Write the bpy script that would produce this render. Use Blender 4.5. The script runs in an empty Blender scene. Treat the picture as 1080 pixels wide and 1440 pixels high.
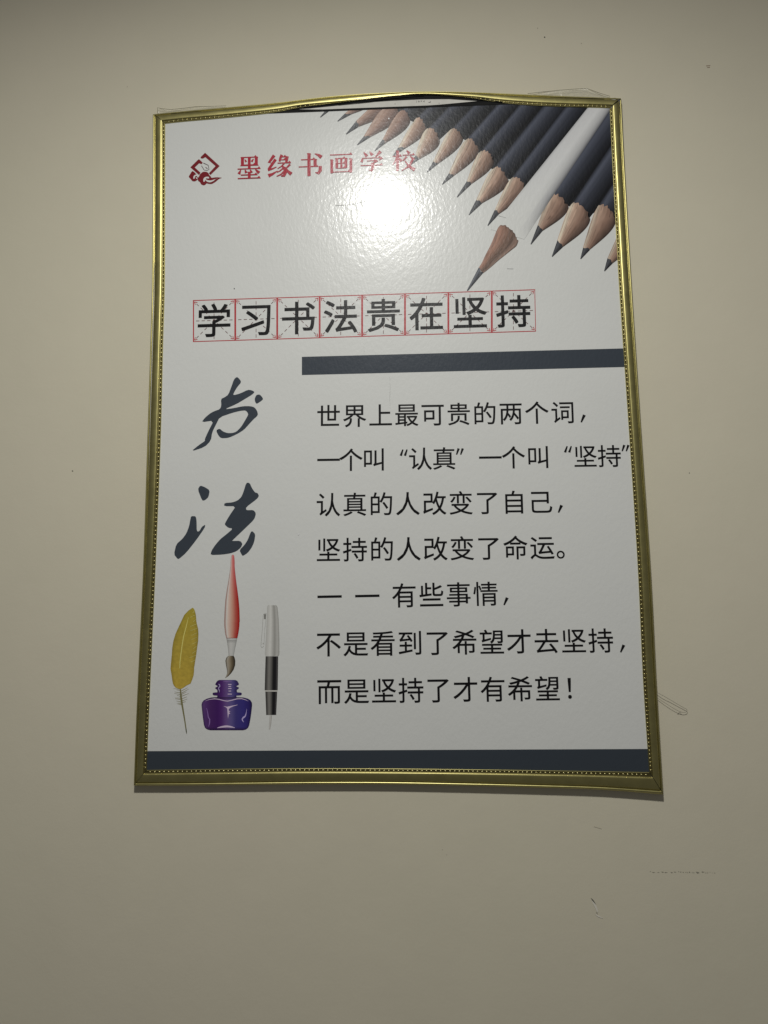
import bpy, math, random
import numpy as np
from mathutils import Matrix, Vector

S = bpy.context.scene
COL = S.collection
random.seed(4)

# ------------------------------------------------------------------ camera
WALLY = 0.0045                       # the wall's face
SHEET = 0.012                        # the printed sheet stands this far off the wall
M = np.array([[0.99895341, 0.00900071, 0.0448449],
              [-0.01470364, 0.9915988, 0.12851312],
              [-0.04331144, -0.129038, 0.99069335]])     # rows: right, down, forward in (x, -z, y)
CAMX, CAMZ, CAMY = 0.03192823, -0.22305499, -(0.88863525 + SHEET)
def w3(r): return Vector((r[0], r[2], -r[1]))
cd = bpy.data.cameras.new('camera'); cam = bpy.data.objects.new('camera', cd); COL.objects.link(cam)
R_, D_, F_ = w3(M[0]), w3(M[1]), w3(M[2])
U_ = -D_; B_ = -F_
cam.matrix_world = Matrix(((R_.x, U_.x, B_.x, CAMX), (R_.y, U_.y, B_.y, CAMY), (R_.z, U_.z, B_.z, CAMZ), (0, 0, 0, 1)))
cd.sensor_fit = 'VERTICAL'; cd.sensor_height = 36; cd.lens = 26
cd.clip_start = 0.02; cd.clip_end = 100
S.camera = cam

# ------------------------------------------------------------------ light: one round ceiling lamp in a dim room
wd = bpy.data.worlds.new('World'); S.world = wd; wd.use_nodes = True
bg = wd.node_tree.nodes['Background']
bg.inputs['Color'].default_value = (1.0, 0.98, 0.95, 1)
bg.inputs['Strength'].default_value = 0.085
ld = bpy.data.lights.new('ceiling_lamp', 'AREA'); ld.shape = 'DISK'; ld.size = 0.11
ld.energy = 16.3; ld.color = (1.0, 0.995, 0.955)
lamp = bpy.data.objects.new('ceiling_lamp', ld); COL.objects.link(lamp)
lamp.location = (-0.035, -0.90, 0.80); lamp.rotation_euler = (math.radians(-4.5), 0, 0)
S.view_settings.view_transform = 'Standard'; S.view_settings.look = 'None'
S.view_settings.exposure = 0.0; S.view_settings.gamma = 1.0

# ------------------------------------------------------------------ helpers
FPX = 1040.0
def P(px, py, depth=SHEET):
    """point of the plane standing `depth` off the wall that was measured at photo position px, py"""
    d = M.T @ np.array([(px - 540) / FPX, (py - 720) / FPX, 1.0])      # (x, -z, y)
    s = (-depth - CAMY) / d[2]
    return (CAMX + s * d[0], -depth, CAMZ - s * d[1])
def lin(c): return tuple(((v / 255.) / 12.92 if v <= 10 else ((v / 255. + .055) / 1.055) ** 2.4) for v in c)
def ink(c, k=1.85): return tuple(min(.8, v * k) for v in lin(c))

def link(name, me, mat, parent=None, smooth=False, **props):
    if mat is not None and not me.materials: me.materials.append(mat)
    if smooth:
        for p in me.polygons: p.use_smooth = True
    o = bpy.data.objects.new(name, me); COL.objects.link(o)
    if parent is not None: o.parent = parent
    for k, v in props.items(): o[k] = v
    return o

ORG = Vector((0.0, -WALLY, -0.43))      # base of the poster, on the wall
class MB:
    """collects vertices (world), faces and vertex colours, linked as ONE mesh"""
    def __init__(s, org=ORG): s.v = []; s.f = []; s.c = []; s.org = org
    def add(s, pts, faces, col):
        b = len(s.v)
        s.v += [(p[0] - s.org[0], p[1] - s.org[1], p[2] - s.org[2]) for p in pts]
        s.f += [[b + i for i in f] for f in faces]
        s.c += [col] * len(pts) if not isinstance(col, list) else col
    def poly(s, px, col, depth):
        pts = [P(x, y, depth) for x, y in px]
        a = sum(px[i][0] * px[(i + 1) % len(px)][1] - px[(i + 1) % len(px)][0] * px[i][1] for i in range(len(px)))
        if a > 0: pts = pts[::-1]
        s.add(pts, [list(range(len(pts)))], col)
    def seg(s, a, b, w, col, depth, w2=None):
        dx, dy = b[0] - a[0], b[1] - a[1]; L = math.hypot(dx, dy) or 1
        nx, ny = -dy / L / 2, dx / L / 2; w2 = w if w2 is None else w2
        s.poly([(a[0] + nx * w, a[1] + ny * w), (b[0] + nx * w2, b[1] + ny * w2), (b[0] - nx * w2, b[1] - ny * w2), (a[0] - nx * w, a[1] - ny * w)], col, depth)
    def line(s, pts, w, col, depth):
        """mitred ribbon through px points; w number or list"""
        n = len(pts); W = [w] * n if not isinstance(w, (list, tuple)) else list(w)
        L, R = [], []
        for i in range(n):
            a = pts[max(0, i - 1)]; b = pts[min(n - 1, i + 1)]
            dx, dy = b[0] - a[0], b[1] - a[1]; l = math.hypot(dx, dy) or 1
            nx, ny = -dy / l * W[i] / 2, dx / l * W[i] / 2
            L.append(P(pts[i][0] + nx, pts[i][1] + ny, depth)); R.append(P(pts[i][0] - nx, pts[i][1] - ny, depth))
        s.add(L + R, [[i, i + 1, n + i + 1, n + i] for i in range(n - 1)], col)
    def grid(s, G, C):
        """G[i][j] world points, C[i][j] colours"""
        b = len(s.v); ni, nj = len(G), len(G[0])
        for i in range(ni):
            for j in range(nj):
                p = G[i][j]; s.v.append((p[0] - s.org[0], p[1] - s.org[1], p[2] - s.org[2])); s.c.append(C[i][j])
        for i in range(ni - 1):
            for j in range(nj - 1):
                s.f.append([b + i * nj + j, b + i * nj + j + 1, b + (i + 1) * nj + j + 1, b + (i + 1) * nj + j])
    def build(s, name, mat, parent=None, smooth=False, **props):
        me = bpy.data.meshes.new(name); me.from_pydata(s.v, [], s.f)
        if s.c:
            at = me.color_attributes.new('Col', 'FLOAT_COLOR', 'POINT')
            at.data.foreach_set('color', np.array([tuple(c) + (1.0,) for c in s.c], dtype=np.float32).ravel())
        me.update()
        return link(name, me, mat, parent, smooth, **props)

def rnd_tab(n, seed): return np.random.RandomState(seed).rand(n, n)
TAB = rnd_tab(64, 7)
def vn(x, y):
    xi, yi = math.floor(x), math.floor(y); fx, fy = x - xi, y - yi
    fx = fx * fx * (3 - 2 * fx); fy = fy * fy * (3 - 2 * fy)
    a, b = TAB[xi % 64, yi % 64], TAB[(xi + 1) % 64, yi % 64]
    c, d = TAB[xi % 64, (yi + 1) % 64], TAB[(xi + 1) % 64, (yi + 1) % 64]
    return (a * (1 - fx) + b * fx) * (1 - fy) + (c * (1 - fx) + d * fx) * fy
def mix(a, b, t):
    t = max(0., min(1., t)); return tuple(p * (1 - t) + q * t for p, q in zip(a, b))
def ramp(stops, t):
    for (t0, c0), (t1, c1) in zip(stops, stops[1:]):
        if t <= t1: return mix(c0, c1, (t - t0) / (t1 - t0))
    return stops[-1][1]
def chaikin(p, n=1, w=.2):
    for _ in range(n):
        q = []
        for i in range(len(p)):
            a, b = p[i], p[(i + 1) % len(p)]
            q.append((a[0] * (1 - w) + b[0] * w, a[1] * (1 - w) + b[1] * w)); q.append((a[0] * w + b[0] * (1 - w), a[1] * w + b[1] * (1 - w)))
        p = q
    return p
def catmull(pts, n):
    """n+1 points evenly spread by index along a Catmull-Rom curve"""
    m = len(pts); out = []
    for k in range(n + 1):
        t = k / n * (m - 1); i = min(int(t), m - 2); u = t - i
        p0, p1, p2, p3 = (np.array(pts[j], float) for j in (max(i - 1, 0), i, i + 1, min(i + 2, m - 1)))
        out.append(.5 * ((2 * p1) + (-p0 + p2) * u + (2 * p0 - 5 * p1 + 4 * p2 - p3) * u * u + (-p0 + 3 * p1 - 3 * p2 + p3) * u ** 3))
    return out
def crop(pts, s, ox, oy): return [(ox + x / s, oy + y / s) for x, y in pts]

# ------------------------------------------------------------------ materials
def new_mat(name):
    m = bpy.data.materials.new(name); m.use_nodes = True
    return m, m.node_tree, m.node_tree.nodes['Principled BSDF']
def noise(nt, scale, detail=2, rough=.5, vec=None):
    n = nt.nodes.new('ShaderNodeTexNoise'); n.inputs['Scale'].default_value = scale
    n.inputs['Detail'].default_value = detail; n.inputs['Roughness'].default_value = rough
    if vec is not None: nt.links.new(vec, n.inputs['Vector'])
    return n
def mth(nt, op, a, b=None):
    n = nt.nodes.new('ShaderNodeMath'); n.operation = op
    for i, v in enumerate((a, b)):
        if v is None: continue
        if isinstance(v, (int, float)): n.inputs[i].default_value = v
        else: nt.links.new(v, n.inputs[i])
    return n.outputs[0]
def mixc(nt, f, a, b, mode='MIX'):
    n = nt.nodes.new('ShaderNodeMix'); n.data_type = 'RGBA'; n.blend_type = mode
    for k, v in ((0, f), (6, a), (7, b)):
        if isinstance(v, (int, float)): n.inputs[k].default_value = v
        elif isinstance(v, tuple): n.inputs[k].default_value = tuple(v) + (1,)
        else: nt.links.new(v, n.inputs[k])
    return n.outputs[2]

def laminate(name, attr=True):
    """print under a slightly orange-peeled clear laminate"""
    m, nt, b = new_mat(name)
    geo = nt.nodes.new('ShaderNodeNewGeometry'); pos = geo.outputs['Position']
    if attr:
        a = nt.nodes.new('ShaderNodeAttribute'); a.attribute_name = 'Col'; c = a.outputs['Color']
    else: c = None
    mp = nt.nodes.new('ShaderNodeMapping'); nt.links.new(pos, mp.inputs['Vector'])
    mp.inputs['Rotation'].default_value = (0, math.radians(22), 0); mp.inputs['Scale'].default_value = (1.0, 1.0, .6)
    n1 = noise(nt, 250, 2, .55, mp.outputs[0]); n2 = noise(nt, 620, 1, .5, pos); n3 = noise(nt, 28, 2, .5, pos)
    n4 = noise(nt, 5.5, 1, .5, pos)
    h = mth(nt, 'ADD', mth(nt, 'MULTIPLY', n1.outputs[0], 1.0), mth(nt, 'MULTIPLY', n2.outputs[0], .16))
    h = mth(nt, 'ADD', h, mth(nt, 'MULTIPLY', n3.outputs[0], 1.2))
    h = mth(nt, 'ADD', h, mth(nt, 'MULTIPLY', n4.outputs[0], 4.0))
    bp = nt.nodes.new('ShaderNodeBump'); bp.inputs['Strength'].default_value = 1; bp.inputs['Distance'].default_value = .0002
    nt.links.new(h, bp.inputs['Height'])
    # faint speckle of the print and handling dirt
    sp = noise(nt, 900, 3, .7, pos); dirt = noise(nt, 9, 4, .6, pos)
    f = mth(nt, 'ADD', .94, mth(nt, 'MULTIPLY', sp.outputs[0], .06)); f = mth(nt, 'ADD', f, mth(nt, 'MULTIPLY', dirt.outputs[0], .06))
    cc = nt.nodes.new('ShaderNodeCombineColor')
    for i in range(3): nt.links.new(f, cc.inputs[i])
    nt.links.new(mixc(nt, 1.0, c, cc.outputs[0], 'MULTIPLY'), b.inputs['Base Color'])
    b.inputs['Roughness'].default_value = .34; b.inputs['Specular IOR Level'].default_value = .23
    b.inputs['Coat Weight'].default_value = .28; b.inputs['Coat Roughness'].default_value = .155; b.inputs['Coat IOR'].default_value = 1.48
    nt.links.new(bp.outputs[0], b.inputs['Normal']); nt.links.new(bp.outputs[0], b.inputs['Coat Normal'])
    return m
INK = laminate('laminated_print')

def gold(name, base, rough, brushed=True):
    m, nt, b = new_mat(name)
    geo = nt.nodes.new('ShaderNodeNewGeometry'); pos = geo.outputs['Position']
    n = noise(nt, 60, 4, .6, pos); n2 = noise(nt, 1500, 2, .5, pos)
    c = mixc(nt, n.outputs[0], tuple(v * .86 for v in base), tuple(v * 1.1 for v in base))
    nt.links.new(c, b.inputs['Base Color']); b.inputs['Metallic'].default_value = 1
    r = mth(nt, 'ADD', rough - .06, mth(nt, 'MULTIPLY', n.outputs[0], .12)); nt.links.new(r, b.inputs['Roughness'])
    bp = nt.nodes.new('ShaderNodeBump'); bp.inputs['Strength'].default_value = .35; bp.inputs['Distance'].default_value = .0001
    nt.links.new(n2.outputs[0], bp.inputs['Height']); nt.links.new(bp.outputs[0], b.inputs['Normal'])
    return m
GOLD = gold('satin_gold_aluminium', (.53, .475, .2), .39)
BEAD = gold('gold_beading', (.58, .52, .26), .3)
GROOVE = gold('dark_bead_channel', (.25, .215, .085), .45)  # darker gold than the rails, for the bead channel

def plain(name, c, rough=.6, spec=.4, metal=0):
    m, nt, b = new_mat(name)
    geo = nt.nodes.new('ShaderNodeNewGeometry'); n = noise(nt, 120, 3, .6, geo.outputs['Position'])
    nt.links.new(mixc(nt, n.outputs[0], tuple(v * .85 for v in c), tuple(min(1, v * 1.12) for v in c)), b.inputs['Base Color'])
    b.inputs['Roughness'].default_value = rough; b.inputs['Specular IOR Level'].default_value = spec; b.inputs['Metallic'].default_value = metal
    return m
DARK = plain('painted_shade_black', (.006, .006, .006), .7, .2)  # near-black colour standing in for shade, used by both strips at the top rail
BOARD = plain('pale_backing_board', (.74, .72, .66), .7, .3)
KEY = plain('black_corner_key', (.012, .011, .01), .45, .4)

def wall_mat():
    m, nt, b = new_mat('warm_white_emulsion')
    geo = nt.nodes.new('ShaderNodeNewGeometry'); pos = geo.outputs['Position']
    big = noise(nt, 2.2, 3, .55, pos); mid = noise(nt, 14, 4, .6, pos); fine = noise(nt, 420, 3, .6, pos); grain = noise(nt, 1300, 2, .6, pos)
    c = mixc(nt, big.outputs[0], (.672, .637, .488), (.70, .638, .512))
    f = mth(nt, 'ADD', .955, mth(nt, 'ADD', mth(nt, 'MULTIPLY', mid.outputs[0], .06), mth(nt, 'MULTIPLY', grain.outputs[0], .07)))
    cc = nt.nodes.new('ShaderNodeCombineColor')
    for i in range(3): nt.links.new(f, cc.inputs[i])
    nt.links.new(mixc(nt, 1.0, c, cc.outputs[0], 'MULTIPLY'), b.inputs['Base Color'])
    b.inputs['Roughness'].default_value = .75; b.inputs['Specular IOR Level'].default_value = .25
    bp = nt.nodes.new('ShaderNodeBump'); bp.inputs['Strength'].default_value = .5; bp.inputs['Distance'].default_value = .0005
    h = mth(nt, 'ADD', mth(nt, 'MULTIPLY', fine.outputs[0], .25), mth(nt, 'MULTIPLY', mid.outputs[0], 2.2))
    nt.links.new(h, bp.inputs['Height']); nt.links.new(bp.outputs[0], b.inputs['Normal'])
    return m
WALL = wall_mat()

# ------------------------------------------------------------------ the wall
wb = MB((0, 0, 0))
NX = 12
wb.grid([[(-3 + 6 * i / NX, -WALLY, -2.4 + 4.8 * j / NX) for j in range(NX + 1)] for i in range(NX + 1)], [[(.6, .6, .5)] * (NX + 1)] * (NX + 1))
wall = wb.build('wall', WALL, kind='structure')
MARK = plain('dark_scuff', (.36, .34, .28), .8, .2)
MARKL = plain('pale_plaster_nick', (.80, .76, .66), .8, .2)
def mark(name, polys, mat):
    mb = MB((0, 0, 0))
    for k, p in enumerate(polys): mb.poly(p, (.5, .5, .5), WALLY + .0003 + .00003 * k)
    return mb.build(name, mat, wall)
sc_ = []
x = 903
while x < 1004:
    w = random.uniform(1.5, 6); y = 1226.2 + random.uniform(-.8, .8)
    dens = 1 if 915 < x < 995 else .25
    if random.random() < dens:
        t = random.uniform(.25, .85) * (1 if dens == 1 else .5)
        sc_.append([(x, y - t), (x + w * .5, y - t * .7), (x + w, y), (x + w * .4, y + t)])
    x += w * random.uniform(.85, 1.6)
mark('scuff_mark', sc_, MARK)
def speck(x, y, r, mat=MARK, n=7, name='paint_speck'):
    mark(name, [[(x + r * random.uniform(.6, 1.2) * math.cos(a * 6.283 / n), y + r * random.uniform(.6, 1.1) * math.sin(a * 6.283 / n)) for a in range(n)]], mat)
speck(102, 662.3, 1.1, plain('dark_speck', (.06, .055, .04))); speck(969.5, 665, .9); speck(766, 52.2, 1.0, KEY); speck(817.5, 61, .7); speck(756, 39.5, .7)
speck(179, 122, .6); speck(622, 1195, .6); speck(628, 1202, .5)
mark('rust_spot', [[(993, 92), (999, 91.4), (998.6, 92.4), (993, 93)], [(994.4, 94.2), (998.5, 93.8), (998, 95), (994.6, 95.1)]], plain('rusty_spot', (.46, .36, .27), .8, .2))
mark('plaster_nick', [[(831.6, 1263.5), (834.5, 1266), (837.2, 1271), (840, 1277), (841.2, 1283), (840, 1283), (837, 1277), (833.4, 1270)],
                      [(836.5, 1285), (839.5, 1286), (843, 1288.3), (848, 1290.5), (847.5, 1291.5), (842, 1290), (838.5, 1287.5)]], MARKL)
mark('plaster_nick', [[(830.6, 1262), (833.2, 1264.4), (837.6, 1270.2), (838.4, 1272), (836.6, 1270.6), (832.8, 1266.2)],
                      [(838, 1282), (840.5, 1284.8), (841, 1286), (838.5, 1284)]], MARK)
mark('hairline_scratch', [[(835, 1162), (846, 1165.3), (846, 1165.8), (835, 1162.5)]], plain('faint_wall_scratch', (.52, .48, .38), .8, .2))

# ------------------------------------------------------------------ the framed poster
root = bpy.data.objects.new('framed_poster', None); COL.objects.link(root); root.location = ORG
root['label'] = 'calligraphy poster in a thin gold frame with a bowed top rail, on the wall'
root['category'] = 'poster'
root.empty_display_size = .1

# sheet: reaches under the rails; its straight top edge shows where the top rail bows away
PAPER = (.755, .76, .735)
TL, TR, BR, BL = (223, 164.4), (866, 139.8), (921, 1096), (197, 1096)
mb = MB()
NU, NV = 24, 36
G, C = [], []
for i in range(NU + 1):
    u = i / NU; row = []
    for j in range(NV + 1):
        v = j / NV
        a = (TL[0] + (TR[0] - TL[0]) * u, TL[1] + (TR[1] - TL[1]) * u); b = (BL[0] + (BR[0] - BL[0]) * u, BL[1] + (BR[1] - BL[1]) * u)
        row.append(P(a[0] + (b[0] - a[0]) * v, a[1] + (b[1] - a[1]) * v))
    G.append(row); C.append([PAPER] * (NV + 1))
mb.grid(G, C)
sheet = mb.build('poster_sheet', INK, root)
def topline(x): return TL[1] + (x - TL[0]) * (TR[1] - TL[1]) / (TR[0] - TL[0])

K1, K2, K3, K4 = SHEET + .00010, SHEET + .00020, SHEET + .00030, SHEET + .00040
SLATE = ink((56, 62, 70), 1.3); BLACK = (.006, .0055, .0065)

# bars
mb = MB(); mb.poly([(424.5, 501.8), (889, 489.6), (890, 515.8), (424.5, 527.4)], SLATE, K1); mb.build('printed_bar', INK, sheet)
mb = MB(); mb.poly([(203, 1056.3), (915, 1053.2), (918, 1092), (199, 1092)], ink((50, 56, 63), 1.4), K1); mb.build('printed_bar', INK, sheet)

# text ------------------------------------------------------------
_gl = {}
def glyph(ch, off):
    k = (ch, off)
    if k not in _gl:
        cu = bpy.data.curves.new('glyph', 'FONT'); cu.body = ch; cu.size = 1; cu.fill_mode = 'FRONT'; cu.resolution_u = 4; cu.offset = off
        o = bpy.data.objects.new('glyph', cu); COL.objects.link(o)
        me = bpy.data.meshes.new_from_object(o.evaluated_get(bpy.context.evaluated_depsgraph_get()))
        _gl[k] = ([(v.co.x, v.co.y) for v in me.vertices], [list(p.vertices) for p in me.polygons])
        bpy.data.objects.remove(o); bpy.data.meshes.remove(me); bpy.data.curves.remove(cu)
    return _gl[k]
def put_glyph(mb, ch, cx, cy, em, dirv, depth, off=.008, col=BLACK, center='em', sx=1.0):
    vs, fs = glyph(ch, 0)
    c = np.array(P(cx, cy, depth)); e = np.array(P(cx + em, cy, depth)); size = np.linalg.norm(e - c)
    if center == 'em': ox, oy = .5, .385
    else:
        xs = [v[0] for v in vs]; ys = [v[1] for v in vs]; ox, oy = (min(xs) + max(xs)) / 2, (min(ys) + max(ys)) / 2
    ux, uz = dirv
    o = off * .7
    for k, (qx, qy) in enumerate(((o, o), (-o, o), (o, -o), (-o, -o)) if off else ((0, 0),)):   # thickened strokes
        pts = []
        for x, y in vs:
            a = (x - ox + qx) * size * sx; b = (y - oy + qy) * size
            pts.append((c[0] + ux * a - uz * b, c[1] - k * .000008, c[2] + uz * a + ux * b))
        mb.add(pts, fs, col)
def direction(a, b):
    p, q = np.array(P(*a)), np.array(P(*b)); d = q - p; l = math.hypot(d[0], d[2]); return d[0] / l, d[2] / l

def text_line(chars, first, last, em, extra=(), off=.008):
    """chars evenly pitched between the measured centres of the first and last one; extra = (char, x, y, em)"""
    mb = MB(); d = direction(first, last); n = len(chars)
    a, b = np.array(P(*first, K1)), np.array(P(*last, K1))
    for i, ch in enumerate(chars):
        t = i / (n - 1) if n > 1 else 0
        put_glyph(mb, ch, first[0] + (last[0] - first[0]) * t, first[1] + (last[1] - first[1]) * t, em, d, K1, off)
    for ch, x, y, e in extra:
        if ch == '，': mb.seg((x + 2.3, y - 5), (x - 2.2, y + 5.4), 4.4, BLACK, K1, 2.1)
        else: put_glyph(mb, ch, x, y, e, d, K1, off, center='box')
    mb.build('printed_text_line', INK, sheet)
text_line('世界上最可贵的两个词', (462, 585), (791.5, 579.5), 35, [('，', 819.5, 588.5, 34)])
# second line is set tighter
mb = MB(); d = direction((462, 646.5), (857, 641))
for ch, x in (('一', 462), ('个', 493.5), ('叫', 526), ('认', 591), ('真', 624.5), ('一', 689.5), ('个', 722), ('叫', 757), ('坚', 823), ('持', 857)):
    put_glyph(mb, ch, x, 646.8 - (x - 462) * .0145, 34.5, d, K1)
for op, x, y in ((1, 568, 636.5), (0, 646.4, 635), (1, 799, 631.8), (0, 879.3, 630.2)):
    for dx in (-2.9, 2.9):
        wa, wb = (1.9, 3.5) if op else (3.5, 1.9)
        mb.seg((x + dx + 1.5, y - 4.4), (x + dx - 1.5, y + 4.4), wa, BLACK, K1, wb)
mb.build('printed_text_line', INK, sheet)
text_line('认真的人改变了自己', (461.5, 709.5), (760, 705.5), 35.5, [('，', 787.5, 715.5, 35)])
text_line('坚持的人改变了命运', (461.8, 773), (762.5, 769.5), 36, [('。', 788.5, 780, 36)])
text_line('有些事情', (568.5, 837), (683, 834.8), 36.5, [('，', 711, 845.5, 36), ('一', 463.5, 839, 37), ('一', 516.5, 838, 37)])
text_line('不是看到了希望才去坚持', (462, 905.5), (845, 900.5), 37, [('，', 875, 912, 37)])
text_line('而是坚持了才有希望', (463, 972), (770, 968), 37.3, [('！', 801, 968, 38)])

# title in practice squares ----------------------------------------
bx = [271.4, 330.6, 389.6, 449.3, 509.0, 569.3, 630.3, 691.4, 752.6]
def gp(i, v, u=0):                     # corner of the squares; i 0..8 (fraction allowed), v 0 top .. 1 bottom
    x = float(np.interp(i, range(9), bx)); yt = 422.6 - (x - 271.4) * (15.2 / 481.2); yb = 480.4 - (x - 271.4) * (14.8 / 481.2)
    return (x + (1.2 if i > 7.5 else 0) * v * (i - 7.5) * 2, yt + (yb - yt) * v)
RED = ink((172, 40, 48), 1.2); DASH = ink((104, 62, 62), 1.1)
tc = '学习书法贵在坚持'
td = direction((300.7, 450.7), (722.3, 438.6))
for i in range(8):
    mb = MB()
    a, b_, c_, d_ = gp(i, 0), gp(i + 1, 0), gp(i + 1, 1), gp(i, 1)
    mb.seg(a, b_, 1.15, RED, K1); mb.seg(d_, c_, 1.15, RED, K1)
    wv = 1.5
    mb.seg((a[0] + .7, a[1] + .6), (d_[0] + .7, d_[1] - .6), wv, RED, K1 + .00002); mb.seg((b_[0] - .6, b_[1] + .6), (c_[0] - .6, c_[1] - .6), .9, RED, K1 + .00002)
    def dashed(p, q, n, w, duty=.5):
        for k in range(n):
            t0 = (k + .25) / n; t1 = (k + .25 + duty) / n
            mb.seg((p[0] + (q[0] - p[0]) * t0, p[1] + (q[1] - p[1]) * t0), (p[0] + (q[0] - p[0]) * t1, p[1] + (q[1] - p[1]) * t1), w, DASH, K1 + .00004)
    def I(u, v): return gp(i + u, v)
    dashed(I(.04, .5), I(.96, .5), 7, .8, .6); dashed(I(.5, .03), I(.5, .97), 7, .8, .6)
    dashed(I(.06, .06), I(.94, .94), 9, .8, .55); dashed(I(.94, .06), I(.06, .94), 9, .8, .55)
    for (u, v, du, dv) in ((.035, .035, 1, 1), (.965, .035, -1, 1), (.035, .965, 1, -1), (.965, .965, -1, -1)):
        mb.seg(I(u, v), I(u + du * .07, v + dv * .02), .9, RED, K1 + .00006); mb.seg(I(u, v), I(u + du * .02, v + dv * .07), .9, RED, K1 + .00008)
    mb.build('practice_square', INK, sheet)
    mb = MB(); q = gp(i + .5, .5)
    put_glyph(mb, tc[i], q[0], q[1] - .2, 51, td, K2, .013)
    mb.build('title_character', INK, sheet)

# school name in heavy song-style lettering -------------------------
def tp(*p): return ('t', p)
def hb(x0, x1, y, t=4.5): return ('h', x0, x1, y, t)
def vb(x, y0, y1, w=13): return ('v', x, y0, y1, w)
SONG = [
 ((334, 219.5, 367, 251), [vb(21, 4, 40), hb(14, 84, 5), vb(80, 3, 40), hb(21, 80, 39), vb(50, 4, 56, 12), tp((31, 14, 3), (37, 25, 8)), tp((68, 13, 3), (60, 25, 8)),
   hb(12, 90, 41, 4), hb(0, 99, 56), tp((14, 60, 3), (6, 78, 12)), tp((32, 61, 4), (37, 74, 11)), tp((54, 61, 4), (60, 74, 11)), tp((76, 60, 4), (92, 76, 13)), vb(50, 70, 98, 12), hb(14, 86, 83), hb(1, 99, 98)]),
 ((376, 217.5, 410, 249), [tp((28, 2, 12), (6, 34, 9), (26, 36, 6)), tp((34, 20, 11), (6, 62, 9)), tp((2, 66, 10), (20, 62, 6), (38, 54, 3)), tp((4, 92, 14), (20, 86, 9), (42, 72, 3)),
   tp((60, 1, 11), (54, 14, 9), (50, 30, 7)), hb(54, 80, 10, 4), tp((82, 8, 12), (78, 36, 9)), hb(52, 80, 23, 4), hb(42, 99, 37), tp((70, 38, 6), (58, 52, 4), (42, 62, 3)),
   tp((58, 48, 4), (70, 60, 10), (75, 78, 13), (68, 94, 11), (56, 96, 3)), tp((68, 58, 6), (52, 72, 4), (40, 78, 3)), tp((73, 70, 6), (56, 88, 5), (38, 96, 3)), tp((94, 44, 8), (76, 62, 4)), tp((74, 56, 3), (84, 74, 9), (99, 88, 14))]),
 ((420, 215, 453, 248), [hb(10, 72, 28), vb(70, 26, 56, 14), hb(0, 84, 58), tp((92, 57, 13), (92, 76, 13), (84, 88, 11), (70, 84, 2)), vb(44, 1, 99, 14), tp((68, 4, 3), (84, 10, 10), (97, 20, 15))]),
 ((464, 214, 496, 244.5), [hb(0, 99, 11, 5), vb(30, 27, 74, 12), hb(30, 70, 28, 4), vb(50, 28, 74, 9), vb(70, 27, 74, 12), hb(30, 70, 51, 3.5), hb(30, 70, 73, 3.5), vb(8, 32, 96, 12), hb(8, 92, 90, 4), vb(92, 30, 96, 12)]),
 ((507, 212.7, 539, 241), [tp((14, 4, 4), (28, 24, 14)), tp((40, 1, 4), (52, 20, 14)), tp((88, 2, 13), (66, 28, 4)), hb(12, 90, 33), tp((10, 32, 5), (4, 52, 11)), tp((94, 32, 12), (82, 46, 3)),
   hb(28, 70, 47, 4), tp((74, 46, 10), (54, 60, 4)), tp((53, 58, 12), (53, 84, 12), (48, 96, 9), (36, 92, 2)), hb(0, 99, 69)]),
 ((552, 211.4, 584, 240.5), [hb(0, 42, 27), vb(22, 0, 99, 12), tp((20, 32, 9), (12, 52, 6), (0, 68, 3)), tp((26, 34, 4), (40, 52, 12)), tp((62, 1, 4), (74, 16, 13)), hb(44, 99, 23), tp((62, 30, 9), (46, 50, 4)),
   tp((78, 29, 4), (94, 48, 13)), tp((88, 46, 10), (74, 76, 8), (40, 98, 3)), tp((54, 50, 4), (72, 78, 9), (98, 96, 14))]),
]
CRIM = ink((160, 32, 50), 1.25)
for (x0, y0, x1, y1), st in SONG:
    mb = MB(); sh = -1.0     # slight rise to the right
    def q(x, y): return (x0 + (x1 - x0) * x / 100, y0 + (y1 - y0) * y / 100 - (x - 50) * .012)
    sx = (x1 - x0) / 100
    for k, s in enumerate(st):
        dpt = K3 + .00002 * k
        if s[0] == 'h':
            _, a, b, y, t = s
            mb.poly([q(a, y - t / 2), q(b - 14, y - t / 2), q(b - 7, y - t / 2 - 7), q(b, y + t / 2), q(a, y + t / 2)], CRIM, dpt)
        elif s[0] == 'v':
            _, x, a, b, w = s
            mb.poly([q(x - w / 2 - 2, a - 1), q(x + w / 2 - 2, a), q(x + w / 2 + 2, a + 3), q(x + w / 2, a + 6), q(x + w / 2, b - 2), q(x, b), q(x - w / 2, b - 1), q(x - w / 2, a + 5)], CRIM, dpt)
        else:
            pts = [q(p[0], p[1]) for p in s[1]]; mb.line(pts, [p[2] * sx * 1.1 for p in s[1]], CRIM, dpt)
    mb.build('school_name_character', INK, sheet)

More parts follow.
